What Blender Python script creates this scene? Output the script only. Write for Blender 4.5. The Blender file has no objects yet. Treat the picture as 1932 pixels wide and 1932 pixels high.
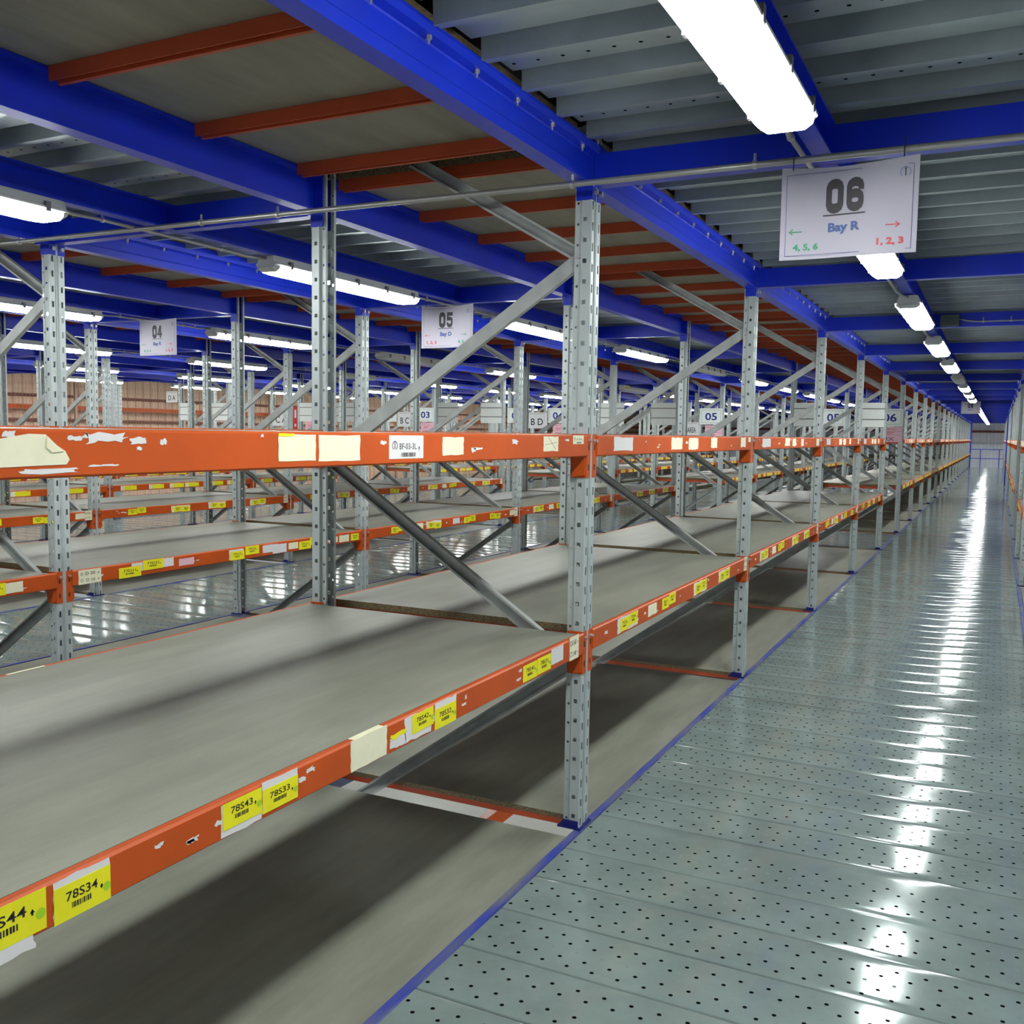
import bpy, bmesh, math, random
from mathutils import Vector, Matrix
R = random.Random(7)
S = bpy.context.scene
COL = S.collection

# ------------------------------------------------------------------ camera, world, exposure
YAW, PITCH, ROLL = 0.4633, -0.0817, 0.015
cam_d = bpy.data.cameras.new('camera'); cam = bpy.data.objects.new('camera', cam_d); COL.objects.link(cam)
cam_d.sensor_width = 36; cam_d.lens = 36 * 1827.69 / 1932; cam_d.clip_start = 0.02; cam_d.clip_end = 200
fwd = Vector((-math.sin(YAW) * math.cos(PITCH), math.cos(YAW) * math.cos(PITCH), math.sin(PITCH)))
rt0 = Vector((math.cos(YAW), math.sin(YAW), 0)); up0 = rt0.cross(fwd)
rt = rt0 * math.cos(ROLL) + up0 * math.sin(ROLL); up = -rt0 * math.sin(ROLL) + up0 * math.cos(ROLL)
cam.matrix_world = Matrix(((rt.x, up.x, -fwd.x, 1.378), (rt.y, up.y, -fwd.y, 0), (rt.z, up.z, -fwd.z, 1.53), (0, 0, 0, 1)))
S.camera = cam
w = bpy.data.worlds.new('world'); S.world = w; w.use_nodes = True
w.node_tree.nodes['Background'].inputs[0].default_value = (0.75, 0.82, 0.9, 1)
w.node_tree.nodes['Background'].inputs[1].default_value = 0.12
S.view_settings.view_transform = 'Standard'; S.view_settings.look = 'None'
S.view_settings.gamma = 1; S.view_settings.use_curve_mapping = False
S.view_settings.exposure = 1.85
LAMP = 13.0

# ------------------------------------------------------------------ layout
Y0, P, D, A = 3.3738, 2.6777, 1.2814, 1.6413
W = D + A
UW, UD = 0.088, 0.068          # upright width along the aisle, depth
ZC = 2.387                     # underside of the blue collars
NROW = 5                       # rack rows 0..4 to the left, -1 to the right
def XF(k): return -k * W       # right hand (front) face of rack row k
def XR(k): return -k * W - D
def FY(i): return Y0 + i * P
LASTF = {-1: 21, 0: 21, 1: 17, 2: 15, 3: 14, 4: 13}
FIRSTF = {-1: 3, 0: -1, 1: -1, 2: 0, 3: 1, 4: 2}

# ------------------------------------------------------------------ materials
def srgb(r, g, b):
    f = lambda c: (c / 255 / 12.92) if c / 255 <= 0.04045 else ((c / 255 + 0.055) / 1.055) ** 2.4
    return (f(r), f(g), f(b), 1)
MATS = {}
def mat(name, col, rough=0.5, metal=0.0, noise=0.0, nscale=8.0, stretch=(1, 1, 1), bump=0.0, emit=None, spec=0.5, col2=None, coat=0):
    m = bpy.data.materials.new(name); m.use_nodes = True; nt = m.node_tree; N = nt.nodes; L = nt.links
    b = N['Principled BSDF']
    b.inputs['Base Color'].default_value = col; b.inputs['Roughness'].default_value = rough; b.inputs['Metallic'].default_value = metal
    b.inputs['Specular IOR Level'].default_value = spec
    if coat: b.inputs['Coat Weight'].default_value = coat; b.inputs['Coat Roughness'].default_value = 0.15
    if noise or bump:
        tc = N.new('ShaderNodeTexCoord'); mp = N.new('ShaderNodeMapping'); mp.inputs['Scale'].default_value = stretch
        nz = N.new('ShaderNodeTexNoise'); nz.inputs['Scale'].default_value = nscale; nz.inputs['Detail'].default_value = 5
        L.new(tc.outputs['Object'], mp.inputs[0]); L.new(mp.outputs[0], nz.inputs['Vector'])
        if noise:
            mx = N.new('ShaderNodeMix'); mx.data_type = 'RGBA'
            c2 = col2 or tuple(c * (1 - noise) for c in col[:3]) + (1,)
            mx.inputs[6].default_value = c2; mx.inputs[7].default_value = tuple(min(1, c * (1 + noise * .4)) for c in col[:3]) + (1,)
            rp = N.new('ShaderNodeMapRange'); rp.inputs[1].default_value = 0.35; rp.inputs[2].default_value = 0.65
            L.new(nz.outputs['Fac'], rp.inputs[0]); L.new(rp.outputs[0], mx.inputs[0]); L.new(mx.outputs[2], b.inputs['Base Color'])
        if bump:
            bp = N.new('ShaderNodeBump'); bp.inputs['Strength'].default_value = bump; bp.inputs['Distance'].default_value = 0.01
            L.new(nz.outputs['Fac'], bp.inputs['Height']); L.new(bp.outputs[0], b.inputs['Normal'])
    if emit:
        b.inputs['Emission Color'].default_value = col; b.inputs['Emission Strength'].default_value = emit
    MATS[name] = m
    return m
GALV = mat('galvanised_steel', srgb(190, 199, 199), 0.42, 0.2, 0.10, 14, (1, 1, .35))
BRACE = mat('brace_steel', srgb(176, 180, 178), 0.45, 0.25, 0.15, 12)
BLUE = mat('blue_paint', srgb(8, 46, 204), 0.36, 0.0, 0.12, 3, spec=.5)
BLUEW = mat('worn_blue_paint', srgb(44, 62, 158), 0.45, 0.0, 0.5, 5, (4, .6, 1), col2=srgb(112, 114, 132))
NFOOT = mat('dark_blue_foot', srgb(16, 24, 110), 0.5)
ORANGE = mat('orange_paint', srgb(200, 84, 24), 0.45, 0.0, 0.10, 5, spec=.3)
JOIST = mat('joist_orange', srgb(188, 78, 40), 0.45, 0.0, 0.10, 5)
PIPE = mat('conduit_steel', srgb(170, 170, 168), 0.35, 0.6)
HOUSE = mat('lamp_housing', srgb(205, 208, 205), 0.5)
CLIP = mat('lamp_clip', srgb(120, 118, 120), 0.4, .5)
LIT = mat('lit_diffuser', (1, 1, 1, 1), 0.4, emit=LAMP)
LIT.node_tree.nodes['Principled BSDF'].inputs['Emission Color'].default_value = (0.96, 1.0, 0.97, 1)
UNLIT = mat('unlit_diffuser', srgb(190, 195, 195), 0.3)
BOLT = mat('bolt_steel', srgb(200, 200, 200), 0.3, 0.8)
PAPER = mat('white_paper', srgb(228, 226, 226), 0.5)
LAMI = mat('laminated_paper', srgb(180, 177, 190), 0.55, spec=.15)
CREAM = mat('cream_paper', srgb(240, 236, 205), 0.7, noise=.04, nscale=30)
YELLOW = mat('yellow_sticker', srgb(244, 236, 20), 0.6, noise=.05, nscale=20)
PINK = mat('pink_paper', srgb(238, 190, 205), 0.6)
INK = mat('black_ink', srgb(28, 26, 30), 0.6)
DGREY = mat('dark_grey_ink', srgb(58, 54, 60), 0.6)
NAVY = mat('navy_ink', srgb(30, 34, 140), 0.6)
SBLUE = mat('slate_blue_ink', srgb(66, 92, 150), 0.6)
LBLUE = mat('light_blue_ink', srgb(80, 140, 200), 0.6)
REDI = mat('red_ink', srgb(205, 70, 80), 0.6)
GREENI = mat('green_ink', srgb(50, 150, 105), 0.6)
GDOT = mat('green_dot', srgb(170, 215, 30), 0.6)
BLACK = mat('black_plastic', srgb(22, 22, 24), 0.5)
SLAT = mat('pale_board', srgb(240, 246, 242), 0.5)
REDS = mat('red_sign', srgb(200, 40, 45), 0.5)
CEMENT = mat('lower_concrete', srgb(172, 172, 166), 0.6, noise=.15, nscale=2)
TAN = mat('tan_cladding', srgb(240, 206, 180), 0.65, noise=.08, nscale=2)
WIREM = mat('wire_mesh_steel', srgb(190, 160, 138), 0.6)
BROWN = mat('brown_rail', srgb(122, 70, 58), 0.6)
WHITEW = mat('white_cladding', srgb(232, 235, 240), 0.5, noise=.06, nscale=1.5)

def board_mat(name, top, rough):
    """particle board: worn grey face, brown chip edge"""
    m = bpy.data.materials.new(name); m.use_nodes = True; nt = m.node_tree; N = nt.nodes; L = nt.links; b = N['Principled BSDF']
    tc = N.new('ShaderNodeTexCoord'); geo = N.new('ShaderNodeNewGeometry'); sx = N.new('ShaderNodeSeparateXYZ')
    L.new(geo.outputs['True Normal'], sx.inputs[0]); ab = N.new('ShaderNodeMath'); ab.operation = 'ABSOLUTE'; L.new(sx.outputs[2], ab.inputs[0])
    mp = N.new('ShaderNodeMapping'); mp.inputs['Scale'].default_value = (5, 0.9, 1); L.new(geo.outputs['Position'], mp.inputs[0])
    n1 = N.new('ShaderNodeTexNoise'); n1.inputs['Scale'].default_value = 1.6; n1.inputs['Detail'].default_value = 8; n1.inputs['Roughness'].default_value = .62; L.new(mp.outputs[0], n1.inputs['Vector'])
    r1 = N.new('ShaderNodeValToRGB'); r1.color_ramp.elements[0].position = .34; r1.color_ramp.elements[1].position = .68
    r1.color_ramp.elements[0].color = tuple(c * .80 for c in top[:3]) + (1,); r1.color_ramp.elements[1].color = tuple(c * 1.14 for c in top[:3]) + (1,)
    L.new(n1.outputs['Fac'], r1.inputs[0])
    n2 = N.new('ShaderNodeTexNoise'); n2.inputs['Scale'].default_value = 320; n2.inputs['Detail'].default_value = 2; L.new(geo.outputs['Position'], n2.inputs['Vector'])
    r2 = N.new('ShaderNodeValToRGB'); r2.color_ramp.elements[0].position = .4; r2.color_ramp.elements[1].position = .62
    r2.color_ramp.elements[0].color = srgb(82, 70, 50); r2.color_ramp.elements[1].color = srgb(142, 126, 94); L.new(n2.outputs['Fac'], r2.inputs[0])
    sp = N.new('ShaderNodeMix'); sp.data_type = 'RGBA'; sp.blend_type = 'MULTIPLY'; sp.inputs[0].default_value = .18
    L.new(r1.outputs[0], sp.inputs[6]); L.new(n2.outputs['Fac'], sp.inputs[7])
    mx = N.new('ShaderNodeMix'); mx.data_type = 'RGBA'; L.new(ab.outputs[0], mx.inputs[0]); L.new(r2.outputs[0], mx.inputs[6]); L.new(sp.outputs[2], mx.inputs[7])
    L.new(mx.outputs[2], b.inputs['Base Color']); b.inputs['Roughness'].default_value = rough
    b.inputs['Specular IOR Level'].default_value = .35
    rr = N.new('ShaderNodeMapRange'); rr.inputs[3].default_value = rough - .1; rr.inputs[4].default_value = rough + .12
    L.new(n1.outputs['Fac'], rr.inputs[0]); L.new(rr.outputs[0], b.inputs['Roughness'])
    return m
BOARD = board_mat('grey_particle_board', srgb(151, 153, 139), 0.46)
BOARDC = board_mat('ceiling_particle_board', srgb(150, 146, 134), 0.6)

def deck_mat(name, col, rough, metal, holes=True, wav=0.25):
    """folded steel planks; punched holes where the unwrap places them"""
    m = bpy.data.materials.new(name); m.use_nodes = True; nt = m.node_tree; N = nt.nodes; L = nt.links; b = N['Principled BSDF']
    geo = N.new('ShaderNodeNewGeometry'); uv = N.new('ShaderNodeUVMap'); uv.uv_map = 'UVMap'
    def M(op, a, bb=None, c=None):
        n = N.new('ShaderNodeMath'); n.operation = op
        for i, v in enumerate((a, bb, c)):
            if v is None: continue
            if isinstance(v, (int, float)): n.inputs[i].default_value = v
            else: L.new(v, n.inputs[i])
        return n.outputs[0]
    n1 = N.new('ShaderNodeTexNoise'); n1.inputs['Scale'].default_value = 2.2; n1.inputs['Detail'].default_value = 7; n1.inputs['Roughness'].default_value = .65
    L.new(geo.outputs['Position'], n1.inputs['Vector'])
    r1 = N.new('ShaderNodeValToRGB'); r1.color_ramp.elements[0].position = .36; r1.color_ramp.elements[1].position = .66
    r1.color_ramp.elements[0].color = tuple(c * .84 for c in col[:3]) + (1,); r1.color_ramp.elements[1].color = tuple(c * 1.1 for c in col[:3]) + (1,)
    L.new(n1.outputs['Fac'], r1.inputs[0])
    b.inputs['Metallic'].default_value = metal
    n2 = N.new('ShaderNodeTexNoise'); n2.inputs['Scale'].default_value = 5; n2.inputs['Detail'].default_value = 1; L.new(geo.outputs['Position'], n2.inputs['Vector'])
    bp = N.new('ShaderNodeBump'); bp.inputs['Strength'].default_value = wav; bp.inputs['Distance'].default_value = .01
    L.new(n2.outputs['Fac'], bp.inputs['Height']); L.new(bp.outputs[0], b.inputs['Normal'])
    if holes:
        s = N.new('ShaderNodeSeparateXYZ'); L.new(uv.outputs[0], s.inputs[0]); U = s.outputs[0]; V = s.outputs[1]
        a = M('DIVIDE', V, .0393); j = M('ROUND', a); dv = M('MULTIPLY', M('SUBTRACT', a, j), .0393)
        par = M('MODULO', j, 2.0)
        uu = M('DIVIDE', M('SUBTRACT', M('ADD', U, M('MULTIPLY', par, .0388)), .066), .0775)
        du = M('MULTIPLY', M('SUBTRACT', uu, M('ROUND', uu)), .0775)
        dist = M('SQRT', M('ADD', M('MULTIPLY', du, du), M('MULTIPLY', dv, dv)))
        inr = M('MULTIPLY', M('GREATER_THAN', j, .5), M('LESS_THAN', j, 5.5))
        h = M('MULTIPLY', M('LESS_THAN', dist, .0062), inr)
        # the middle row sits over the folded stiffener: galvanised steel shows in the hole
        mid = M('MULTIPLY', h, M('LESS_THAN', M('ABSOLUTE', M('SUBTRACT', j, 3.0)), .5))
        mx = N.new('ShaderNodeMix'); mx.data_type = 'RGBA'; L.new(h, mx.inputs[0]); L.new(r1.outputs[0], mx.inputs[6]); mx.inputs[7].default_value = (.006, .007, .008, 1)
        m2 = N.new('ShaderNodeMix'); m2.data_type = 'RGBA'; L.new(M('MULTIPLY', mid, .75), m2.inputs[0]); L.new(mx.outputs[2], m2.inputs[6]); m2.inputs[7].default_value = col
        L.new(m2.outputs[2], b.inputs['Base Color'])
        L.new(M('ADD', M('MULTIPLY', h, .6), M('ADD', rough, M('MULTIPLY', n1.outputs['Fac'], .08))), b.inputs['Roughness'])
        L.new(M('MULTIPLY', M('SUBTRACT', 1.0, h), .38), b.inputs['Specular IOR Level'])
        L.new(M('MULTIPLY', M('SUBTRACT', 1.0, h), metal), b.inputs['Metallic'])
    else:
        L.new(r1.outputs[0], b.inputs['Base Color']); b.inputs['Roughness'].default_value = rough
    return m
DECK = deck_mat('perforated_floor_steel', srgb(144, 160, 158), 0.07, 0.15, True, .035)
CEIL = deck_mat('ribbed_ceiling_steel', srgb(152, 162, 166), 0.32, 0.45, True, .08)

# ------------------------------------------------------------------ mesh helpers
def new_obj(name, bm, m, parent=None, smooth=False):
    me = bpy.data.meshes.new(name); bmesh.ops.recalc_face_normals(bm, faces=bm.faces); bm.to_mesh(me); bm.free()
    return link(name, me, m, parent, smooth)
def link(name, me, m=None, parent=None, smooth=False):
    if m is not None and not me.materials:
        for x in (m if isinstance(m, (list, tuple)) else [m]): me.materials.append(x)
    if smooth:
        for p in me.polygons: p.use_smooth = True
    o = bpy.data.objects.new(name, me); COL.objects.link(o)
    if parent is not None: o.parent = parent
    return o
def empty(name, loc=(0, 0, 0)):
    o = bpy.data.objects.new(name, None); o.empty_display_size = .05; COL.objects.link(o); o.location = loc; return o
def tag(o, label=None, cat=None, group=None, kind=None):
    if label: o['label'] = label
    if cat: o['category'] = cat
    if group: o['group'] = group
    if kind: o['kind'] = kind
    return o
def copy_tree(o, parent=None):
    c = o.copy(); COL.objects.link(c); c.parent = parent
    for ch in list(o.children): copy_tree(ch, c)
    return c
def box(bm, x0, x1, y0, y1, z0, z1, mi=0, M=None):
    v = [bm.verts.new((x, y, z)) for z in (z0, z1) for (x, y) in ((x0, y0), (x1, y0), (x1, y1), (x0, y1))]
    if M is not None:
        for q in v: q.co = M @ q.co
    for f in ((3, 2, 1, 0), (4, 5, 6, 7), (0, 1, 5, 4), (1, 2, 6, 5), (2, 3, 7, 6), (3, 0, 4, 7)):
        fc = bm.faces.new([v[i] for i in f]); fc.material_index = mi
def BM(): return bmesh.new()
def boxes(lst):
    bm = BM()
    for b in lst: box(bm, *b)
    return bm
def prism(bm, pts, axis, a, b, mi=0):
    """extrude 2D outline along axis: 'y' -> pts are (x,z); 'x' -> (y,z); 'z' -> (x,y)"""
    def q(p, t): return {'y': (p[0], t, p[1]), 'x': (t, p[0], p[1]), 'z': (p[0], p[1], t)}[axis]
    va = [bm.verts.new(q(p, a)) for p in pts]; vb = [bm.verts.new(q(p, b)) for p in pts]; n = len(pts)
    for i in range(n):
        f = bm.faces.new((va[i], va[(i + 1) % n], vb[(i + 1) % n], vb[i])); f.material_index = mi
    bm.faces.new(va[::-1]).material_index = mi; bm.faces.new(vb).material_index = mi
def tube(bm, pts, r, n=10):
    rings = []
    for i, p in enumerate(pts):
        p = Vector(p); a = Vector(pts[max(0, i - 1)]); b = Vector(pts[min(len(pts) - 1, i + 1)]); t = (b - a).normalized()
        s = t.cross(Vector((0, 0, 1)));
        if s.length < .1: s = t.cross(Vector((1, 0, 0)))
        s.normalize(); u = s.cross(t)
        rings.append([bm.verts.new(p + (s * math.cos(2 * math.pi * k / n) + u * math.sin(2 * math.pi * k / n)) * r) for k in range(n)])
    for a, b in zip(rings, rings[1:]):
        for k in range(n): bm.faces.new((a[k], a[(k + 1) % n], b[(k + 1) % n], b[k]))
    bm.faces.new(rings[0][::-1]); bm.faces.new(rings[-1])
def bolt(bm, c, ax, r=.011, h=.01, n=6):
    c = Vector(c); a = {'x': Vector((1, 0, 0)), 'y': Vector((0, 1, 0)), 'z': Vector((0, 0, 1))}[ax[-1]]
    if ax[0] == '-': a = -a
    tube(bm, [c, c + a * h], r, n)

# text and flat print ----------------------------------------------------
TCACHE = {}
def text_tris(s, bold=0.0):
    if (s, bold) in TCACHE: return TCACHE[(s, bold)]
    cu = bpy.data.curves.new('t', 'FONT'); cu.body = s; cu.size = 1; cu.offset = bold; cu.resolution_u = 3
    ob = bpy.data.objects.new('t', cu); COL.objects.link(ob)
    dg = bpy.context.evaluated_depsgraph_get(); dg.update()
    me = bpy.data.meshes.new_from_object(ob.evaluated_get(dg))
    vs = [(v.co.x, v.co.y) for v in me.vertices]; fs = [tuple(p.vertices) for p in me.polygons]
    bpy.data.objects.remove(ob); bpy.data.curves.remove(cu); bpy.data.meshes.remove(me)
    x0 = min(v[0] for v in vs); x1 = max(v[0] for v in vs); y0 = min(v[1] for v in vs); y1 = max(v[1] for v in vs)
    vs = [((v[0] - x0) / (x1 - x0), (v[1] - y0) / (y1 - y0)) for v in vs]
    TCACHE[(s, bold)] = (vs, fs); return vs, fs
class Flat:
    """thin print on a plane: o origin, u right, v up, n out of the surface"""
    def __init__(s, o, u, v, n, off=.0008): s.o, s.u, s.v, s.n, s.off, s.bm = Vector(o), Vector(u), Vector(v), Vector(n), off, BM()
    def p(s, a, b): return s.o + s.u * a + s.v * b + s.n * s.off
    def text(s, t, a, b, w_, h, mi=0, bold=0.0):
        vs, fs = text_tris(t, bold); q = [s.bm.verts.new(s.p(a + x * w_, b + y * h)) for x, y in vs]
        for f in fs:
            try: s.bm.faces.new([q[i] for i in f]).material_index = mi
            except ValueError: pass
    def poly(s, pts, mi=0):
        s.bm.faces.new([s.bm.verts.new(s.p(*q)) for q in pts]).material_index = mi
    def rect(s, a, b, w_, h, mi=0): s.poly([(a, b), (a + w_, b), (a + w_, b + h), (a, b + h)], mi)
    def ring(s, a, b, r, t, a0=0, a1=360, mi=0, n=20):
        for i in range(n):
            g0 = math.radians(a0 + (a1 - a0) * i / n); g1 = math.radians(a0 + (a1 - a0) * (i + 1) / n)
            s.poly([(a + r * math.cos(g0), b + r * math.sin(g0)), (a + r * math.cos(g1), b + r * math.sin(g1)),
                    (a + (r - t) * math.cos(g1), b + (r - t) * math.sin(g1)), (a + (r - t) * math.cos(g0), b + (r - t) * math.sin(g0))], mi)
    def disc(s, a, b, r, mi=0, n=14): s.poly([(a + r * math.cos(6.2832 * i / n), b + r * math.sin(6.2832 * i / n)) for i in range(n)], mi)
    def arrow(s, a, b, l, t, d=1, mi=0):
        s.rect(min(a, a + d * l), b - t / 2, l, t, mi)
        e = a + d * l
        for g in (1, -1): s.poly([(e, b), (e - d * l * .3, b + g * l * .26), (e - d * l * .3 , b + g * (l * .26 - t * 1.6)), (e - d * t * 1.2, b)], mi)
    def stroke(s, pts, t, a, b, w_, h, mi=0, closed=False):
        n = len(pts); o = []
        for i in range(n):
            p = Vector(pts[i]); q0 = Vector(pts[i - 1]) if (i or closed) else None; q1 = Vector(pts[(i + 1) % n]) if (i < n - 1 or closed) else None
            d0 = (p - q0).normalized() if q0 is not None else None; d1 = (q1 - p).normalized() if q1 is not None else None
            d = ((d0 or d1) + (d1 or d0)).normalized(); nn = Vector((-d.y, d.x)); k = 1 / max(.5, nn.dot(Vector((-(d0 or d1).y, (d0 or d1).x))))
            o.append((p + nn * t * .5 * k, p - nn * t * .5 * k))
        for i in range(n if closed else n - 1):
            A_, B_ = o[i], o[(i + 1) % n]; s.poly([(a + q.x * w_, b + q.y * h) for q in (A_[1], B_[1], B_[0], A_[0])], mi)
    def block(s, ch, a, b, w_, h, mi=0):
        # heavy condensed numerals drawn in a unit square
        def arc(cx, cy, rx, ry, g0, g1, n=6): return [(cx + rx * math.cos(math.radians(g0 + (g1 - g0) * i / n)), cy + ry * math.sin(math.radians(g0 + (g1 - g0) * i / n))) for i in range(n + 1)]
        t = .36; m = t / 2; r1 = .32; q = .16
        if ch == '0': s.stroke(arc(.5, 1 - q - .10, r1, q, 0, 180) + arc(.5, q + .10, r1, q, 180, 360), t * .88, a, b, w_, h, mi, True)
        elif ch == '6': s.stroke([(.82, .64), (.82, .70)] + arc(.5, .74, r1, q, 0, 180) + arc(.5, .26, r1, q, 180, 360) + arc(.5, .38, r1, q, 0, 150), t * .8, a, b, w_, h, mi)
        elif ch == '5': s.stroke([(.95, .90), (.22, .90), (.20, .56)] + arc(.5, .46, r1, .12, 120, 0) + arc(.5, .24, r1, q, 0, -180) + [(.18, .32)], t * .7, a, b, w_, h, mi)
        elif ch == '4': s.stroke([(.62, .98), (.12, .32)], t * .6, a, b, w_, h, mi); s.rect(a, b + .20 * h, w_, .17 * h, mi); s.rect(a + .46 * w_, b, .36 * w_, h, mi)
    def barcode(s, a, b, w_, h, mi=0):
        x = 0; r = random.Random(int(w_ * 1e5))
        while x < w_ * .97:
            t = w_ * r.choice((.03, .05, .07)); s.rect(a + x, b, min(t, w_ - x), h, mi); x += t + w_ * r.choice((.025, .045))
    def done(s, name, mats, parent=None):
        me = bpy.data.meshes.new(name); s.bm.to_mesh(me); s.bm.free(); return link(name, me, mats, parent)
def sheet(bm, o, u, v, n, w_, h, th=.0006, ragged=0.0, curl=None, r=None, top_only=False):
    """thin sheet with optional ragged outline; (o) lower left corner"""
    o, u, v, n = map(Vector, (o, u, v, n)); pts = []
    if ragged:
        r = r or R; m = 5
        def edge(a, b):
            for i in range(m): t = i / m; yield (a[0] + (b[0] - a[0]) * t + r.uniform(-1, 1) * ragged * w_ * .5, a[1] + (b[1] - a[1]) * t + r.uniform(-1, 1) * ragged * h)
        c = [(0, 0), (w_, 0), (w_, h), (0, h)]
        for i in range(4): pts += list(edge(c[i], c[(i + 1) % 4]))
    else: pts = [(0, 0), (w_, 0), (w_, h), (0, h)]
    a = [bm.verts.new(o + u * x + v * y) for x, y in pts]; b = [bm.verts.new(o + u * x + v * y + n * th) for x, y in pts]
    k = len(pts); bm.faces.new(a[::-1]); bm.faces.new(b)
    for i in range(k): bm.faces.new((a[i], a[(i + 1) % k], b[(i + 1) % k], b[i]))

# ------------------------------------------------------------------ words
ORD = ['nearest', 'second', 'third', 'fourth', 'fifth', 'sixth', 'seventh', 'eighth', 'ninth', 'tenth', 'eleventh', 'twelfth', 'thirteenth', 'fourteenth',
       'fifteenth', 'sixteenth', 'seventeenth', 'eighteenth', 'nineteenth', 'twentieth', 'twenty-first', 'twenty-second', 'twenty-third', 'twenty-fourth', 'twenty-fifth', 'twenty-sixth']
ROWN = {-1: 'the right edge rack row', 0: 'the front rack row', 1: 'the second rack row', 2: 'the third rack row', 3: 'the fourth rack row', 4: 'the rearmost rack row'}
AISN = {0: 'the main aisle', 1: 'the second aisle', 2: 'the third aisle', 3: 'the fourth aisle', 4: 'the fifth aisle', 5: 'the tan wall aisle'}
def seen(p):
    q = Vector(p) - Vector((1.378, 0, 1.53)); d_ = q.dot(fwd)
    return d_ > .1 and abs(q.dot(rt) / d_) < .5285 and abs(q.dot(up) / d_) < .5285
OC = {}
def ordv(key, idx, pts):
    """ordinal word counting only what the picture shows"""
    c = OC.setdefault(key, {})
    if idx in c: return c[idx]
    if any(seen(p) for p in pts):
        c['n'] = c.get('n', -1) + 1; c[idx] = ORD[c['n']]
    else: c[idx] = 'unseen'
    return c[idx]
def bay_pts(x, i, zs): return [(x, FY(i) + P * q / 12, z) for q in range(13) for z in zs]

# ================================================================== STRUCTURE
# joints of the floor planks along the aisle (one wide plank at every frame)
JO = []
y = FY(-3) - .167
for i in range(-3, 22):
    JO.append((FY(i) - .167, .359, True))
    for q in range(9): JO.append((FY(i) + .192 + q * .2577, .2575, False))
def plank_floor(name, x0, x1, ya, yb, z=0.0):
    bm = BM(); uvl = bm.loops.layers.uv.new('UVMap'); r = random.Random(int(abs(x0) * 10))
    for (y0, wd, wide) in JO:
        if y0 < ya - .05 or y0 + wd > yb + .2: continue
        g = .0024; n = 6; crown = .0004 + r.uniform(-.0003, .0004); tl = r.uniform(-.0016, .0016); cols = 2
        prof = [(g, -.03), (g, -.004), (g + .0018, -.0008)]
        for s in range(n + 1):
            t = s / n; prof.append((g + .004 + t * (wd - 2 * g - .008), crown * (1 - (2 * t - 1) ** 2) + tl * (t - .5)))
        prof += [(wd - g - .0018, -.0008), (wd - g, -.004), (wd - g, -.03)]
        off = 0.0247 if wide else 0
        xs = [x0, x0 + (x1 - x0) * .33, x0 + (x1 - x0) * .66, x1]; zz = [0, r.uniform(-.0007, .0007), r.uniform(-.0007, .0007), 0]
        rows = [[bm.verts.new((xx, y0 + a, z + b + dz)) for a, b in prof] for xx, dz in zip(xs, zz)]
        for q in range(3):
            for i in range(len(prof) - 1):
                f = bm.faces.new((rows[q][i], rows[q + 1][i], rows[q + 1][i + 1], rows[q][i + 1])); f.smooth = 3 <= i < len(prof) - 4
                for lp, (xx, kk) in zip(f.loops, ((xs[q], i), (xs[q + 1], i), (xs[q + 1], i + 1), (xs[q], i + 1))):
                    vv = prof[kk][0] - off if (prof[kk][1] > -.002) else -1
                    lp[uvl].uv = (xx - x0 + .015, vv)
    me = bpy.data.meshes.new(name); bm.to_mesh(me); bm.free()
    return tag(link(name, me, DECK), kind='structure')
def ribbed_ceiling(name, x0, x1, ya, yb):
    bm = BM(); uvl = bm.loops.layers.uv.new('UVMap')
    prof = [(.0, 2.580), (.0, 2.568), (.020, 2.568), (.022, 2.628), (.070, 2.628), (.082, 2.600), (.100, 2.600), (.130, 2.600), (.160, 2.600), (.178, 2.600), (.190, 2.628), (.236, 2.628), (.2380, 2.572), (.2384, 2.564), (.2500, 2.564), (.2500, 2.580)]
    n = int((yb - ya) / .2577)
    for s in range(n):
        y0 = ya + s * .2577
        a = [bm.verts.new((x0, y0 + p, q)) for p, q in prof]; b = [bm.verts.new((x1, y0 + p, q)) for p, q in prof]
        for i in range(len(prof) - 1):
            f = bm.faces.new((a[i], a[i + 1], b[i + 1], b[i]))
            for lp, (e, kk) in zip(f.loops, ((0, i), (0, i + 1), (1, i + 1), (1, i))):
                vv = (.0393 + (prof[kk][0] - .130)) if 6 <= i <= 7 and s % 2 else -1
                lp[uvl].uv = ((0 if e == 0 else x1 - x0), vv)
    me = bpy.data.meshes.new(name); bm.to_mesh(me); bm.free()
    return tag(link(name, me, CEIL), kind='structure')
YA, YB = -5.0, FY(21) + .1
for k in range(0, 6):           # aisle k lies right of rack row k
    x0, x1 = XF(k), XF(k) + A
    plank_floor('floor', x0 + .018, x1 - .018, YA if k < 2 else 1.0, YB)
    ribbed_ceiling('ceiling', x0 + .035, x1 - .035, YA, YB)
plank_floor('floor', -16.1, XF(5) - .018, 1.0, YB); ribbed_ceiling('ceiling', -16.1, XF(5) - .035, YA, YB)
for k in range(-1, 5):          # rack bays: particle board at floor level and overhead, steel planks across the cross aisle
    bm = BM(); bc = BM()
    for i in range(-3, 21):
        ya, yb = FY(i) + .121, FY(i + 1) - .072
        if i != 4: box(bm, XR(k) + .02, XF(k) - .018, ya, yb, -.02, 0.0)
        box(bc, XR(k) + .02, XF(k) - .02, FY(i) + .10, FY(i + 1) - .10, 2.602, 2.632)
    tag(new_obj('floor', bm, BOARD), kind='structure'); tag(new_obj('ceiling', bc, BOARDC), kind='structure')
    plank_floor('floor', XR(k) + .018, XF(k) - .018, FY(4) + .19, FY(5) - .15)
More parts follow.
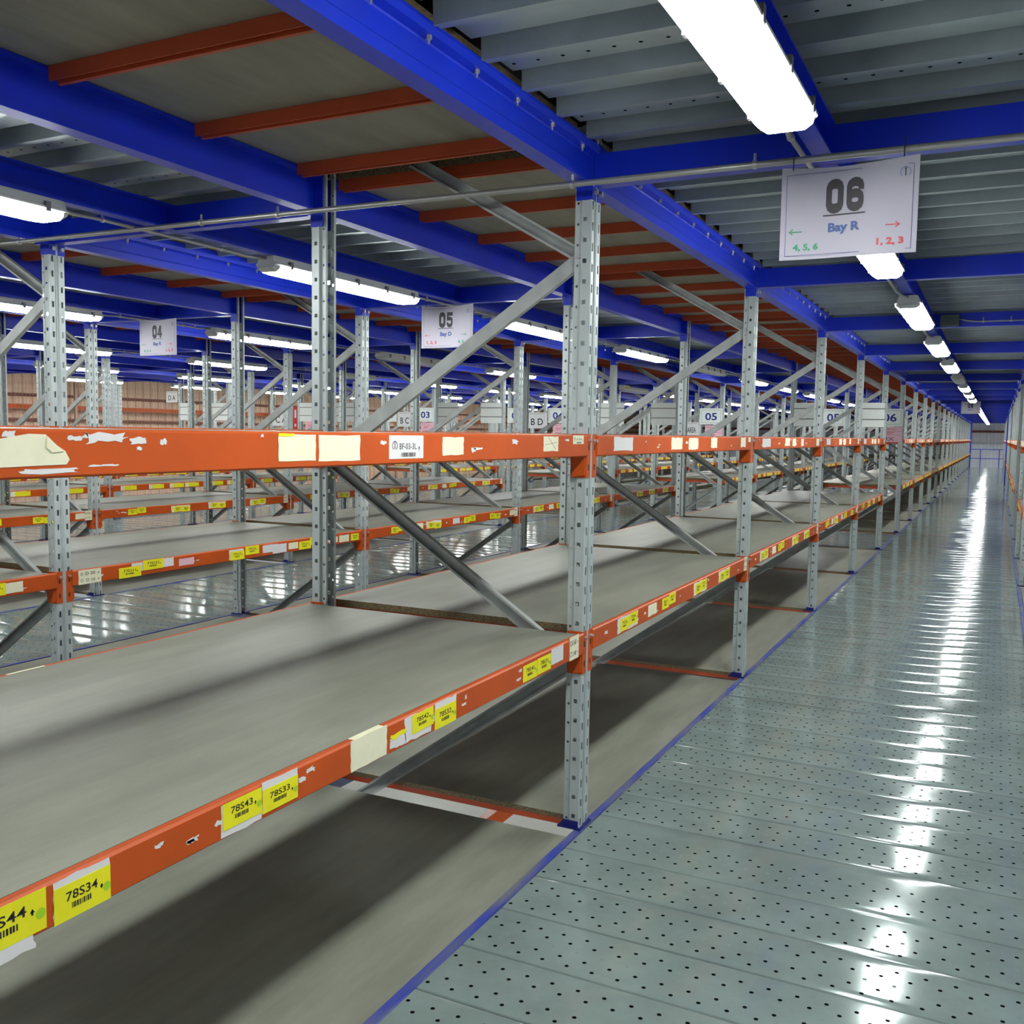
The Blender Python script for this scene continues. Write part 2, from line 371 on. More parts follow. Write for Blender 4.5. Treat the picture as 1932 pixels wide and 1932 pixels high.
tag(new_obj('ceiling', boxes([(-16.3, W + .4, YA, YB + 1, 2.86, 2.9)]), DGREY), kind='structure')  # added dark cover slab: blocks world light from above, keeps the gaps dark
# blue edge trims between planks and boards
n = 1
for k in range(-1, 5):
    for x in (XF(k), XR(k)):
        bm = BM(); box(bm, x - .015, x + .014, YA, YB, -.12, .004)
        tag(new_obj('trim_%d' % n, bm, BLUEW), kind='structure'); n += 1
# lower storey seen through the gaps
tag(new_obj('floor', boxes([(-6, 5, -6, 30, -2.75, -2.7)]), CEMENT), kind='structure')
# walls
def cladding(name, along, fixed, a0, a1, z0, z1, pitch, dep, m, sgn):
    bm = BM(); pts = []; a = a0
    while a < a1:
        for (t, d_) in ((0, 0), (.38, 0), (.46, 1), (.92, 1), (1, 0)):
            pts.append((a + t * pitch, fixed + sgn * d_ * dep))
        a += pitch
    lo = [bm.verts.new((p, q, z0) if along == 'x' else (q, p, z0)) for p, q in pts]; hi = [bm.verts.new((p, q, z1) if along == 'x' else (q, p, z1)) for p, q in pts]
    for i in range(len(pts) - 1): bm.faces.new((lo[i], lo[i + 1], hi[i + 1], hi[i]))
    return tag(new_obj(name, bm, m), kind='structure')
cladding('wall_left', 'y', -16.25, YA, 62, -.1, 3.2, .22, .035, TAN, 1)
cladding('wall_back', 'x', 61.4, -16.3, 6, -2.7, 3.4, .36, .05, WHITEW, -1)
tag(new_obj('trim_%d' % n, boxes([(-16.2, 6, 61.22, 61.34, 1.93, 2.06)]), BROWN), kind='structure'); n += 1
tag(new_obj('trim_%d' % n, boxes([(-16.2, 6, 61.22, 61.34, 1.32, 1.40)]), BRACE), kind='structure'); n += 1
for z in (2.12, 1.62): tag(new_obj('trim_%d' % n, boxes([(-16.2, -16.1, 3, 60, z, z + .06)]), BROWN), kind='structure'); n += 1
tag(new_obj('wall_right', boxes([(W + .3, W + .36, YA, 62, -.1, 3.0)]), WHITEW), kind='structure')

# ================================================================== MEZZANINE STEEL
# main blue beams run along both faces of every rack row
def main_beam_mesh(s, detail):
    """s=+1: web faces +x (front line), s=-1: web faces -x"""
    bm = BM(); L = P - UW - .004
    pr = [(-.066, 2.440), (0, 2.440), (0, 2.475), (-.003, 2.480), (-.003, 2.535), (0, 2.540), (.0, 2.588), (-.002, 2.600), (-.066, 2.600), (-.066, 2.590), (-.012, 2.590), (-.012, 2.449), (-.066, 2.449)]
    pr = [(s * a, b) for a, b in pr]
    prism(bm, pr, 'y', 0, L)
    prism(bm, [(s * a, b) for a, b in ((0, 2.54), (.028, 2.545), (.030, 2.566), (.0, 2.566))], 'y', 0, L)
    box(bm, min(0, s * .034), max(0, s * .034), .02, L - .02, 2.566, 2.569)
    me = bpy.data.meshes.new('m'); bmesh.ops.recalc_face_normals(bm, faces=bm.faces); bm.to_mesh(me); bm.free(); return me
def bolts_mesh(s):
    bm = BM()
    for q in range(10): bolt(bm, (s * .017, .13 + q * .2577, 2.5455), '-z', .0085, .012); tube(bm, [(s * .017, .13 + q * .2577, 2.534), (s * .017, .13 + q * .2577, 2.522)], .0035, 6)
    me = bpy.data.meshes.new('bolts'); bm.to_mesh(me); bm.free(); me.materials.append(BOLT); return me
def collar_mesh(s, end):
    """box collar around the upright head; end=0 at the start of the beam, 1 at its end"""
    bm = BM()
    if end == 1:   # wraps the near half of the upright: side plate and front plate
        y0 = P - UW - .004
        box(bm, *sorted((-s * .060, s * .0035)), y0, y0 + .004, ZC, 2.600)
        box(bm, *sorted((0, s * .0035)), y0 + .004, y0 + .038, ZC, 2.600)
        box(bm, *sorted((-s * .060, 0)), y0 - .03, y0, 2.432, 2.440)
    else:
        box(bm, *sorted((-s * .060, s * .0035)), -.004, 0, ZC, 2.600)
        box(bm, *sorted((0, s * .0035)), -.038, -.004, ZC, 2.600)
    me = bpy.data.meshes.new('collar'); bmesh.ops.recalc_face_normals(bm, faces=bm.faces); bm.to_mesh(me); bm.free(); me.materials.append(BLUE); return me
def cbolt_mesh(s, end):
    bm = BM(); yy = (P - UW - .004 + .021) if end else -.021
    bolt(bm, (s * .0035, yy, 2.418), 'x' if s > 0 else '-x', .011, .012)
    me = bpy.data.meshes.new('cb'); bm.to_mesh(me); bm.free(); me.materials.append(BOLT); return me
MB = {s: dict(b=main_beam_mesh(s, 1), bo=bolts_mesh(s), c0=collar_mesh(s, 0), c1=collar_mesh(s, 1), q0=cbolt_mesh(s, 0), q1=cbolt_mesh(s, 1)) for s in (1, -1)}
for k in range(-1, 5):
    for s, x in ((1, XF(k)), (-1, XR(k))):
        if k == -1 and s == 1: continue
        for i in range(-2, min(21, LASTF[k])):
            if i < FIRSTF[k] - (2 if k < 1 else 1): continue
            near = FY(i) < 22
            t = empty('main_beam', (x, FY(i) + UW + .002, 0))
            tag(t, 'blue overhead main beam, %s bay, %s side of %s' % (ordv(('mb', k, s), i, bay_pts(x, i, (2.44, 2.6))), 'aisle' if s > 0 else 'rear', ROWN[k]), 'beam', 'blue main beams above the rack rows')
            link('beam_web', MB[s]['b'], BLUE, t)
            for e in (0, 1):
                c = link('collar', MB[s]['c%d' % e], None, t)
                if near: link('bolt', MB[s]['q%d' % e], None, c)
            if near: link('fixing_bolts', MB[s]['bo'], None, t)
# cross beams over each aisle at each frame and the centre joist that carries the lamps
def cross_mesh(L):
    bm = BM(); prism(bm, [(.058, 2.440), (0, 2.440), (0, 2.552), (.058, 2.552), (.058, 2.545), (.008, 2.545), (.008, 2.447), (.058, 2.447)], 'x', 0, L)
    me = bpy.data.meshes.new('cross'); bmesh.ops.recalc_face_normals(bm, faces=bm.faces); bm.to_mesh(me); bm.free(); me.materials.append(BLUE); return me
CM = cross_mesh(A - .012)
bm = BM(); prism(bm, [(-.03, 2.440), (.03, 2.440), (.03, 2.447), (-.022, 2.447), (-.022, 2.545), (.03, 2.545), (.03, 2.552), (-.03, 2.552)], 'y', 0, P - .064)
CJ = bpy.data.meshes.new('joist'); bmesh.ops.recalc_face_normals(bm, faces=bm.faces); bm.to_mesh(CJ); bm.free(); CJ.materials.append(BLUE)
bm = BM(); bolt(bm, (.03, .03, 2.49), 'x', .008, .01); bolt(bm, (.03, .03, 2.52), 'x', .008, .01)
CJB = bpy.data.meshes.new('jb'); bm.to_mesh(CJB); bm.free(); CJB.materials.append(BOLT)
for k in range(0, 6):
    last = 21 if k == 0 else 17 if k < 4 else 12
    for i in range(-2 if k < 2 else 0, last + 1):
        o = link('cross_beam', CM); o.location = (XF(k) + .006, FY(i) + .014, 0)
        tag(o, 'blue cross beam over %s, %s from the camera' % (AISN[k], ordv(('cb', k), i, [(XF(k) + A * q / 8, FY(i) + .02, z) for q in range(9) for z in (2.44, 2.55)])), 'beam', 'blue cross beams over the aisles')
        if i < last:
            t = link('centre_joist', CJ); t.location = (XF(k) + A / 2, FY(i) + .074, 0)
            tag(t, 'blue lamp joist, %s bay, mid of %s' % (ordv(('cj', k), i, bay_pts(XF(k) + A / 2, i, (2.44, 2.55))), AISN[k]), 'joist', 'blue centre joists carrying the lamps')
            if FY(i) < 14: link('bolt', CJB, None, t)
# orange joists under the overhead boards
bm = BM()
JL = D - .136
prism(bm, [(0, 2.556), (.003, 2.556), (.003, 2.598), (.030, 2.598), (.030, 2.556), (.045, 2.556), (.045, 2.559), (.033, 2.559), (.033, 2.601), (0, 2.601)], 'x', 0, JL)
JM = bpy.data.meshes.new('joist'); bmesh.ops.recalc_face_normals(bm, faces=bm.faces); bm.to_mesh(JM); bm.free(); JM.materials.append(JOIST)
cnt = 0; rest = BM(); JORD = ['first', 'second', 'third', 'fourth', 'last']
for k in (0, 1, 2, 3, 4):
    for i in range(max(-2, FIRSTF[k] - 1), min(20, LASTF[k])):
        for q, dy in enumerate((.10, .75, 1.35, 1.94, 2.50)):
            if cnt < 296 and FY(i) < (60 if k == 0 else 32 - 4 * k):
                o = link('ceiling_joist', JM); o.location = (XR(k) + .068, FY(i) + dy, 0); cnt += 1
                tag(o, '%s orange joist of the %s overhead bay above %s' % (JORD[q], ordv(('oj', k), i, [(XR(k) + D * w_ / 6, FY(i) + v_, 2.58) for w_ in range(7) for v_ in (.1, .75, 1.35, 1.94, 2.5)]), ROWN[k]), 'joist', 'orange joists under the overhead boards')
            else:
                box(rest, XR(k) + .068, XR(k) + .068 + JL, FY(i) + dy, FY(i) + dy + .04, 2.556, 2.601)
tag(new_obj('ceiling_joist', rest, JOIST), 'far orange joists under the overhead boards beyond the cross aisle', 'joist', kind='stuff')

# ================================================================== RACK FRAMES
PITCH_H = .0755
def upright_mesh(s, z0=0.012, z1=2.66):
    bm = BM(); n = int((z1 - z0) / PITCH_H); z1 = z0 + n * PITCH_H
    def plate(a, b, kind=None, hc=.5, hw=.0, hh=.0, ph=.5):
        """a,b section end points; kind hole"""
        ax, ay = a; bx, by = b
        def P3(t, z): return (s * (ax + (bx - ax) * t), ay + (by - ay) * t, z)
        L = math.hypot(bx - ax, by - ay)
        if not kind:
            f = [bm.verts.new(P3(t, z)) for t, z in ((0, z0), (1, z0), (1, z1), (0, z1))]; bm.faces.new(f); return
        for q in range(n):
            za = z0 + q * PITCH_H; zb = za + PITCH_H; zc = za + PITCH_H * ph; t0 = hc - hw / 2 / L; t1 = hc + hw / 2 / L; h = hh / 2
            if kind == 'r':
                o = [(0, za), (1, za), (1, zb), (0, zb)]; i_ = [(t0, zc - h), (t1, zc - h), (t1, zc + h), (t0, zc + h)]
            else:
                o = [(0, za), (hc, za), (1, za), (1, zc), (1, zb), (hc, zb), (0, zb), (0, zc)]
                i_ = [(hc + hw / 2 / L * math.cos(g), zc + h * math.sin(g)) for g in [math.radians(x) for x in (225, 270, 315, 0, 45, 90, 135, 180)]]
            vo = [bm.verts.new(P3(*p)) for p in o]; vi = [bm.verts.new(P3(*p)) for p in i_]; m = len(o)
            for e in range(m): bm.faces.new((vo[e], vo[(e + 1) % m], vi[(e + 1) % m], vi[e]))
    w_ = UW; g = .012
    def side(yy, sg):     # sg +1: near side (y small)
        Y = lambda v: yy + sg * v
        plate((-.068, Y(g + .010)), (-.068, Y(g)))
        plate((-.068, Y(g)), (-.045, Y(g)), 'c', .5, .011, .011, .35)
        plate((-.045, Y(g)), (-.041, Y(0)))
        plate((-.041, Y(0)), (-.003, Y(0)), 'r', .45, .015, .016, .55)
        plate((-.003, Y(0)), (0, Y(.003)))
        plate((0, Y(.003)), (0, Y(.036)), 'r', .45, .012, .030, .22)
        plate((0, Y(.036)), (-.006, Y(.039)))
        plate((-.006, Y(.039)), (-.006, Y(.044)))
    side(0, 1); side(w_, -1)
    bmesh.ops.remove_doubles(bm, verts=bm.verts, dist=.0003)
    me = bpy.data.meshes.new('upright'); bmesh.ops.recalc_face_normals(bm, faces=bm.faces)
    bmesh.ops.solidify(bm, geom=bm.faces[:], thickness=.0018)
    bm.to_mesh(me); bm.free(); me.materials.append(GALV); return me
UPF = upright_mesh(1); UPR = upright_mesh(-1)
def brace_mesh(x0, z0, x1, z1, openneg=True, hgt=.052):
    """C channel between two nodes in the frame plane; open towards -y or +y"""
    bm = BM(); a = Vector((x0, 0, z0)); b = Vector((x1, 0, z1)); L = (b - a).length; t = (b - a) / L; u = Vector((-t.z, 0, t.x))
    if u.z < 0: u = -u
    h = hgt / 2; dep = .026; th = .002; sg = -1 if openneg else 1
    pr = [(-h, dep / 2), (-h, -dep / 2), (-h + .009, -dep / 2), (-h + .009, -dep / 2 + th), (-h + th, -dep / 2 + th), (-h + th, dep / 2 - th), (h - th, dep / 2 - th), (h - th, -dep / 2 + th), (h - .009, -dep / 2 + th), (h - .009, -dep / 2), (h, -dep / 2), (h, dep / 2)]
    va = [bm.verts.new(a + u * p + Vector((0, -sg * q, 0))) for p, q in pr]; vb = [bm.verts.new(b + u * p + Vector((0, -sg * q, 0))) for p, q in pr]; m = len(pr)
    for i in range(m): bm.faces.new((va[i], va[(i + 1) % m], vb[(i + 1) % m], vb[i]))
    bm.faces.new(va[::-1]); bm.faces.new(vb)
    me = bpy.data.meshes.new('brace'); bmesh.ops.recalc_face_normals(bm, faces=bm.faces); bm.to_mesh(me); bm.free(); me.materials.append(BRACE); return me
xa, xb = -.052, -D + .052
BR = [brace_mesh(xa, .640, -1.2, -.174, True), brace_mesh(xb, 1.404, xa, .640, True), brace_mesh(xa - .006, 2.180, xb, 1.404, False), brace_mesh(-.80, 2.62, xa, 2.19, True)]
bm = BM(); box(bm, -.085, .012, -.012, UW + .014, .005, .012); box(bm, -.066, -.002, -.0045, -.0005, .005, .035)
FOOT = bpy.data.meshes.new('foot'); bm.to_mesh(FOOT); bm.free(); FOOT.materials.append(NFOOT)
bm = BM(); box(bm, -D - .012, -D + .085, -.012, UW + .014, .005, .012)
FOOTR = bpy.data.meshes.new('foot'); bm.to_mesh(FOOTR); bm.free(); FOOTR.materials.append(NFOOT)
bm = BM()
for (x, z) in ((xa, .640), (xa, 2.185), (xb, 1.404)): bolt(bm, (x, .012, z), '-y', .009, .008, 8)
NB = bpy.data.meshes.new('nb'); bm.to_mesh(NB); bm.free(); NB.materials.append(BOLT)
def make_frame(detail=True):
    t = empty('rack_frame')
    link('upright', UPF, None, t); r = link('upright', UPR, None, t); r.location.x = -D
    for b in BR: o = link('brace', b, None, t); o.location.y = UW / 2
    link('foot_plate', FOOT, None, t); link('foot_plate', FOOTR, None, t); link('brace_bolts', NB, None, t)
    return t
f0 = make_frame(); first = True
for k in range(-1, 5):
    for i in range(FIRSTF[k], LASTF[k] + 1):
        if k == 0 and i == -1: continue
        if k == 1 and i == -1: continue
        t = f0 if first else copy_tree(f0); first = False
        t.location = (XF(k), FY(i), 0)
        tag(t, 'galvanised perforated rack frame, %s along %s' % (ordv(('fr', k), i, [(x_, FY(i), z_) for x_ in (XF(k), XR(k)) for z_ in (.1, .5, 1, 1.5, 2, 2.4)]), ROWN[k]), 'rack frame', 'rack frames standing in rows')
# lone supports along the tan wall
for i in range(3, 12):
    o = link('support_post', UPF); o.location = (XF(5), FY(i), 0)
    tag(o, 'galvanised single post, %s of the line before the tan wall' % ORD[i - 3], 'post', 'single posts before the tan wall')

# ================================================================== BEAMS WITH STICKERS
BT1, BT2 = .775, 1.525                    # top of beam face, shelf levels
BH = .080
BL = P - UW - .006                         # beam body length
def beam_mesh(s, h=BH):
    bm = BM()
    pr = [(-.045, -h), (.004, -h), (.008, -h + .004), (.008, -.005), (.003, 0), (-.012, 0), (-.012, -.030), (-.045, -.030)]
    prism(bm, [(s * a, b) for a, b in pr], 'y', 0, BL)
    me = bpy.data.meshes.new('beam'); bmesh.ops.recalc_face_normals(bm, faces=bm.faces); bm.to_mesh(me); bm.free(); me.materials.append(ORANGE); return me
def conn_mesh(s, end):
    bm = BM(); H = .160
    y0 = BL if end else 0; sg = 1 if end else -1
    def B(x0, x1, a, b, z0, z1): box(bm, *sorted((s * x0, s * x1)), *sorted((y0 + sg * a, y0 + sg * b)), z0, z1)
    B(-.060, .0035, -.002, .003, -H, .004)          # side plate against the upright
    B(.0, .0035, .003, .036, -H, .004)              # front plate with hooks
    prism(bm, [(s * a, b) for a, b in ((-.058, -BH), (.0, -BH), (-.0, -.150), (-.05, -.158))], 'y', *sorted((y0 - sg * .014, y0 - sg * .002)))
    me = bpy.data.meshes.new('conn'); bmesh.ops.recalc_face_normals(bm, faces=bm.faces); bm.to_mesh(me); bm.free(); me.materials.append(ORANGE); return me
def pin_mesh(s, end):
    bm = BM(); y0 = BL + .018 if end else -.018
    bolt(bm, (s * .0035, y0, -.022), 'x' if s > 0 else '-x', .0065, .012, 8)
    me = bpy.data.meshes.new('pin'); bm.to_mesh(me); bm.free(); me.materials.append(BOLT); return me
def slot_mesh(s, end):
    bm = BM(); y0 = BL + .018 if end else -.018
    for z in (-.045, -.120): box(bm, *sorted((s * .003, s * .0042)), y0 - .004, y0 + .004, z - .012, z + .010)
    me = bpy.data.meshes.new('slot'); bm.to_mesh(me); bm.free(); me.materials.append(INK); return me
BMs = {s: dict(b=beam_mesh(s), c=[conn_mesh(s, 0), conn_mesh(s, 1)], p=[pin_mesh(s, 0), pin_mesh(s, 1)], sl=[slot_mesh(s, 0), slot_mesh(s, 1)]) for s in (1, -1)}
FX = .0082
U_, V_, N_ = (0, 1, 0), (0, 0, 1), (1, 0, 0)
def make_beam(s=1, pins=True):
    t = empty('rack_beam'); link('beam_body', BMs[s]['b'], None, t)
    for e in (0, 1):
        c = link('end_connector', BMs[s]['c'][e], None, t)
        if pins: link('locking_pin', BMs[s]['p'][e], None, c); link('slot', BMs[s]['sl'][e], None, c)
    return t
def sticker(t, y, z, w_=.115, h=.072, m=None, code=None, arrow=1, dot=True, tilt=0, ragged=0, name='sticker', label=None, x=FX, kind='code'):
    m = m or YELLOW; r = random.Random(int(y * 1e4) + int(z * 1e4))
    u = Vector((0, math.cos(tilt), math.sin(tilt))); v = Vector((0, -math.sin(tilt), math.cos(tilt))); o = Vector((x, y, z))
    bm = BM(); sheet(bm, o, u, v, N_, w_, h, .0006, ragged, r=r); st = new_obj(name, bm, m, t)
    if label: st['label'] = label
    if code:
        F = Flat(o + Vector((.0006, 0, 0)), u, v, N_, .0004)
        if kind == 'code':
            F.text(code, w_ * .20, h * .52, w_ * .56, h * .26, 0, .01); F.barcode(w_ * .30, h * .28, w_ * .36, h * .16)
            ax = w_ * .83; F.rect(ax - w_ * .012, h * .46, w_ * .024, h * .1); F.poly([(ax - w_ * .03, h * .52), (ax + w_ * .03, h * .52), (ax, h * (.62 if arrow > 0 else .42))])
            if dot: F.disc(w_ * .93, h * .42, h * .13, 1)
            F.done('printed_code', [INK, GDOT], st)
        elif kind == 'two':
            a, b = code; F.text(a, w_ * .3, h * .62, w_ * .42, h * .22, 0, .01); F.text(b, w_ * .34, h * .16, w_ * .38, h * .2, 0, .01)
            F.ring(w_ * .14, h * .72, h * .11, h * .03); F.ring(w_ * .14, h * .26, h * .11, h * .03); F.rect(w_ * .85, h * .66, w_ * .05, h * .08); F.rect(w_ * .85, h * .22, w_ * .05, h * .08)
            F.done('printed_code', [DGREY], st)
        elif kind == 'loc':
            F.text(code, w_ * .29, h * .40, w_ * .50, h * .26, 0, .004); F.ring(w_ * .16, h * .56, h * .2, h * .04, -60, 240); F.rect(w_ * .15, h * .42, w_ * .02, h * .28); F.barcode(w_ * .34, h * .08, w_ * .42, h * .18)
            F.rect(w_ * .86, h * .3, w_ * .012, h * .2); F.poly([(w_ * .84, h * .42), (w_ * .89, h * .42), (w_ * .866, h * .56)])
            F.done('printed_code', [DGREY], st)
        elif kind == 'x':
            F.poly([(w_ * .1, h * .42), (w_ * .9, h * .60), (w_ * .9, h * .62), (w_ * .1, h * .44)]); F.poly([(w_ * .3, h * .95), (w_ * .8, h * .12), (w_ * .82, h * .13), (w_ * .32, h * .96)])
            F.done('pen_cross', [DGREY], st)
    return st
def scuffs(t, n, seed, ys=(.1, 2.4)):
    """torn paper residue left on the paint"""
    r = random.Random(seed); bm = BM()
    for _ in range(n):
        sheet(bm, (FX, r.uniform(*ys), r.uniform(-.06, -.02)), U_, V_, N_, r.uniform(.01, .05), r.uniform(.004, .012), .0003, .3, r=r)
    return new_obj('paper_residue', bm, PAPER, t)
BY = FY(-1) + UW + .003                    # beam local origin of the nearest bay
# --- nearest bay, lower front beam
t = make_beam(); t.location = (0, BY, BT1)
tag(t, 'orange lower beam nearest the camera with large yellow code stickers, front rack row', 'beam', 'orange shelf beams')
def L(y): return y - BY
sticker(t, L(.885), -.073, .155, .070, code='78S44', arrow=1, tilt=.0)
sticker(t, L(.900), -.096, .118, .03, m=PAPER, name='torn_label', ragged=.08, x=FX - .0004)
sticker(t, L(1.054), -.0775, .115, .074, m=PAPER, name='torn_label', ragged=.03)
sticker(t, L(1.054), -.0785, .115, .062, code='78S34', arrow=-1, x=FX + .0009)
sticker(t, L(1.445), -.076, .120, .068, m=PAPER, name='torn_label', ragged=.03)
sticker(t, L(1.448), -.062, .116, .056, code='78S43', arrow=1, x=FX + .0009)
sticker(t, L(1.567), -.066, .117, .066, m=PAPER, name='torn_label', ragged=.02)
sticker(t, L(1.567), -.068, .117, .052, code='78S33', arrow=-1, x=FX + .0009)
st = sticker(t, L(1.885), -.076, .155, .078, m=CREAM, name='blank_label', ragged=.02)
bm = BM(); box(bm, -.012, .0085, L(1.90), L(2.03), .0, .0012); new_obj('label_fold', bm, CREAM, st)
sticker(t, L(2.055), -.070, .075, .030, m=PAPER, name='torn_label', ragged=.12)
sticker(t, L(2.06), -.044, .07, .012, m=YELLOW, name='sticker_scrap', ragged=.2, x=FX + .0008)
sticker(t, L(2.125), -.072, .135, .066, m=PAPER, name='torn_label', ragged=.05)
sticker(t, L(2.160), -.058, .110, .052, code='78S42', arrow=1, x=FX + .0009, tilt=.02)
sticker(t, L(2.277), -.076, .119, .074, m=PAPER, name='torn_label', ragged=.03)
sticker(t, L(2.277), -.078, .119, .058, code='78S32', arrow=-1, x=FX + .0009)
sticker(t, L(2.842), -.072, .112, .056, code='78S41', arrow=1)
sticker(t, L(2.956), -.070, .110, .056, code='78S31', arrow=-1)
sticker(t, L(3.068), -.060, .105, .056, m=PAPER, name='blank_label')
sticker(t, L(3.232), -.080, .085, .088, m=CREAM, code=('S 60', 'S 40'), kind='two', name='location_label')
scuffs(t, 26, 3, (.4, 2.5))
# --- nearest bay, upper front beam
t = make_beam(); t.location = (0, BY, BT2)
tag(t, 'orange upper beam nearest the camera with blank cream labels, front rack row', 'beam', 'orange shelf beams')
bm = BM()   # crumpled peeling sheet
pts = [(.90, -.062), (1.098, -.058), (1.104, -.050), (1.096, -.036), (1.075, -.024), (1.06, -.009), (1.03, -.008), (.98, -.016), (.90, -.03)]
prism(bm, [(L(a), b) for a, b in pts], 'x', FX, FX + .0012)
prism(bm, [(L(1.062), -.012), (L(1.078), -.026), (L(1.094), -.036), (L(1.070), -.038), (L(1.060), -.03)], 'x', FX + .0012, FX + .0035)
new_obj('peeling_label', bm, CREAM, t)
sticker(t, L(1.015), -.072, .105, .008, m=PAPER, name='torn_label', ragged=.15)
for (yy, zz, ww, hh) in ((1.135, -.022, .085, .016), (1.232, -.026, .035, .012), (1.245, -.036, .012, .006), (1.30, -.026, .014, .010), (.985, -.014, .02, .009), (1.10, -.018, .03, .007), (1.14, -.063, .06, .003), (1.57, -.012, .008, .006)):
    sticker(t, L(yy), zz, ww, hh, m=PAPER, name='paper_residue', ragged=.22)
sticker(t, L(1.625), -.064, .126, .058, m=CREAM, name='blank_label', ragged=.015)
sticker(t, L(1.625), -.010, .05, .006, m=YELLOW, name='sticker_scrap', ragged=.1, x=FX + .0008)
sticker(t, L(1.762), -.067, .158, .060, m=CREAM, name='blank_label', ragged=.02)
sticker(t, L(2.044), -.066, .163, .060, m=PAPER, code='BF-03-3L', kind='loc', name='location_label')
sticker(t, L(2.307), -.060, .117, .050, m=CREAM, name='blank_label', ragged=.03)
sticker(t, L(2.972), -.056, .122, .050, m=CREAM, code='x', kind='x', name='blank_label', ragged=.02)
sticker(t, L(3.225), -.033, .100, .032, m=CREAM, code='(S 60)', kind='loc', name='location_label')
scuffs(t, 8, 5, (1.2, 2.4))
for lv, z in ((0, BT1), (1, BT2)):
    t = make_beam(-1); t.location = (-D, BY, z); tag(t, 'orange %s rear beam nearest the camera, front rack row' % ('lower', 'upper')[lv], 'beam', 'orange shelf beams')
    if lv == 0:
        bm = BM(); box(bm, .0, .012, L(1.90), L(2.03), .0, .001); new_obj('blank_label', bm, CREAM, t)

# --- second rack row, lower front beam (readable codes)
def row1(i, codes, lab):
    t = make_beam(); t.location = (XF(1), FY(i) + UW + .003, BT1); tag(t, lab, 'beam', 'orange shelf beams'); O = FY(i) + UW + .003
    for q_, c in enumerate(codes):
        y, w_, h, z, m, code, kind = c
        sticker(t, y - O, z, w_, h, m=m, code=code, kind=kind, dot=False, ragged=.02 if m is not YELLOW else 0, name='sticker' if m is YELLOW else 'location_label' if code else 'torn_label', x=FX + (.0016 if m is YELLOW else 0) + (q_ % 2) * .0008)
    scuffs(t, 8, i + 50)
    return t
row1(-1, [(2.965, .115, .060, -.070, YELLOW, '77C24', 'code'), (3.075, .10, .052, -.066, CREAM, None, 'code')], 'orange lower beam at the left edge carrying the 77C24 sticker, second rack row')
row1(0, [(3.50, .145, .075, -.078, CREAM, ('D 20', 'D 10'), 'two'), (3.76, .155, .058, -.080, YELLOW, '77D11', 'code'), (3.85, .12, .05, -.055, PAPER, None, 'code'),
         (3.93, .15, .056, -.054, YELLOW, '77D21', 'code'), (4.08, .08, .05, -.052, PAPER, None, 'code'), (4.20, .12, .042, -.060, PINK, None, 'code'),
         (4.62, .13, .062, -.072, PAPER, None, 'code'), (4.63, .125, .055, -.076, YELLOW, '77D12', 'code'), (4.765, .13, .055, -.056, YELLOW, '77D22', 'code'),
         (4.93, .15, .050, -.060, PAPER, None, 'code'), (5.03, .14, .060, -.075, PAPER, None, 'code'), (5.19, .10, .044, -.062, CREAM, None, 'code'),
         (5.30, .13, .056, -.076, YELLOW, '77D13', 'code'), (5.42, .12, .055, -.055, YELLOW, '77D23', 'code'), (5.54, .10, .044, -.056, PINK, None, 'code'),
         (5.64, .10, .042, -.062, CREAM, None, 'code'), (5.76, .12, .05, -.068, CREAM, None, 'code'), (5.90, .10, .05, -.068, YELLOW, '77D24', 'code')], 'orange lower beam with codes 77D11 to 77D23, second rack row')
# --- generic beams further away
def generic(seed, lvl, detail=True):
    r = random.Random(seed); t = make_beam()
    if detail:
        if lvl == 0:
            y = .30
            while y < 2.3:
                a = -.066 + r.uniform(-.006, .004)
                if r.random() < .6: sticker(t, y - .03, a - .002, .25, .062, m=r.choice((PAPER, CREAM)), name='torn_label', ragged=.05)
                sticker(t, y, a, .105, .052, code=str(r.randint(76, 79)) + r.choice('SRDC') + str(r.randint(11, 44)), dot=False, x=FX + .0009)
                sticker(t, y + .108, a + r.uniform(-.012, .012), .105, .052, code=str(r.randint(76, 79)) + r.choice('SRDC') + str(r.randint(11, 44)), arrow=-1, dot=False, x=FX + .0009)
                y += r.choice((.50, .56, .62))
                if r.random() < .45: sticker(t, y - .20, -.062, .12, .05, m=r.choice((CREAM, PAPER, PINK)), name='blank_label', ragged=.04)
            sticker(t, 2.50, -.078, .075, .085, m=CREAM, code=('S 20', 'S 10'), kind='two', name='location_label')
        else:
            for y in (.22, .95, 1.22, 1.62, 2.33):
                sticker(t, y + r.uniform(-.06, .06), -.066 + r.uniform(0, .008), r.uniform(.09, .26), .056, m=r.choice((CREAM, CREAM, PAPER)), name='blank_label', ragged=.04)
            sticker(t, 2.50, -.030, .06, .028, m=CREAM, name='location_label')
        scuffs(t, 12, seed + 9)
    else:
        by = BM(); bc = BM()
        for q in range(6):
            y = .2 + q * .38 + r.uniform(-.08, .08)
            if lvl == 0: sheet(by, (FX + .0007, y, -.068), U_, V_, N_, .2, .055); sheet(bc, (FX, y - .06, -.07), U_, V_, N_, .2, .06)
            else: sheet(bc, (FX, y, -.066), U_, V_, N_, r.uniform(.1, .22), .056)
        if lvl == 0: new_obj('yellow_stickers', by, YELLOW, t)
        else: by.free()
        new_obj('cream_labels', bc, CREAM, t)
    return t
protos = {}; ntot = 0
def get(lvl, far, v):
    key = (lvl, far, v)
    if key in protos: return copy_tree(protos[key])
    protos[key] = generic(100 * lvl + 10 * v + (5 if far else 0), lvl, not far); return protos[key]
rearp = {}
OC[('fb', 0)] = {'n': 0}; OC[('rb', 0)] = {'n': 0}
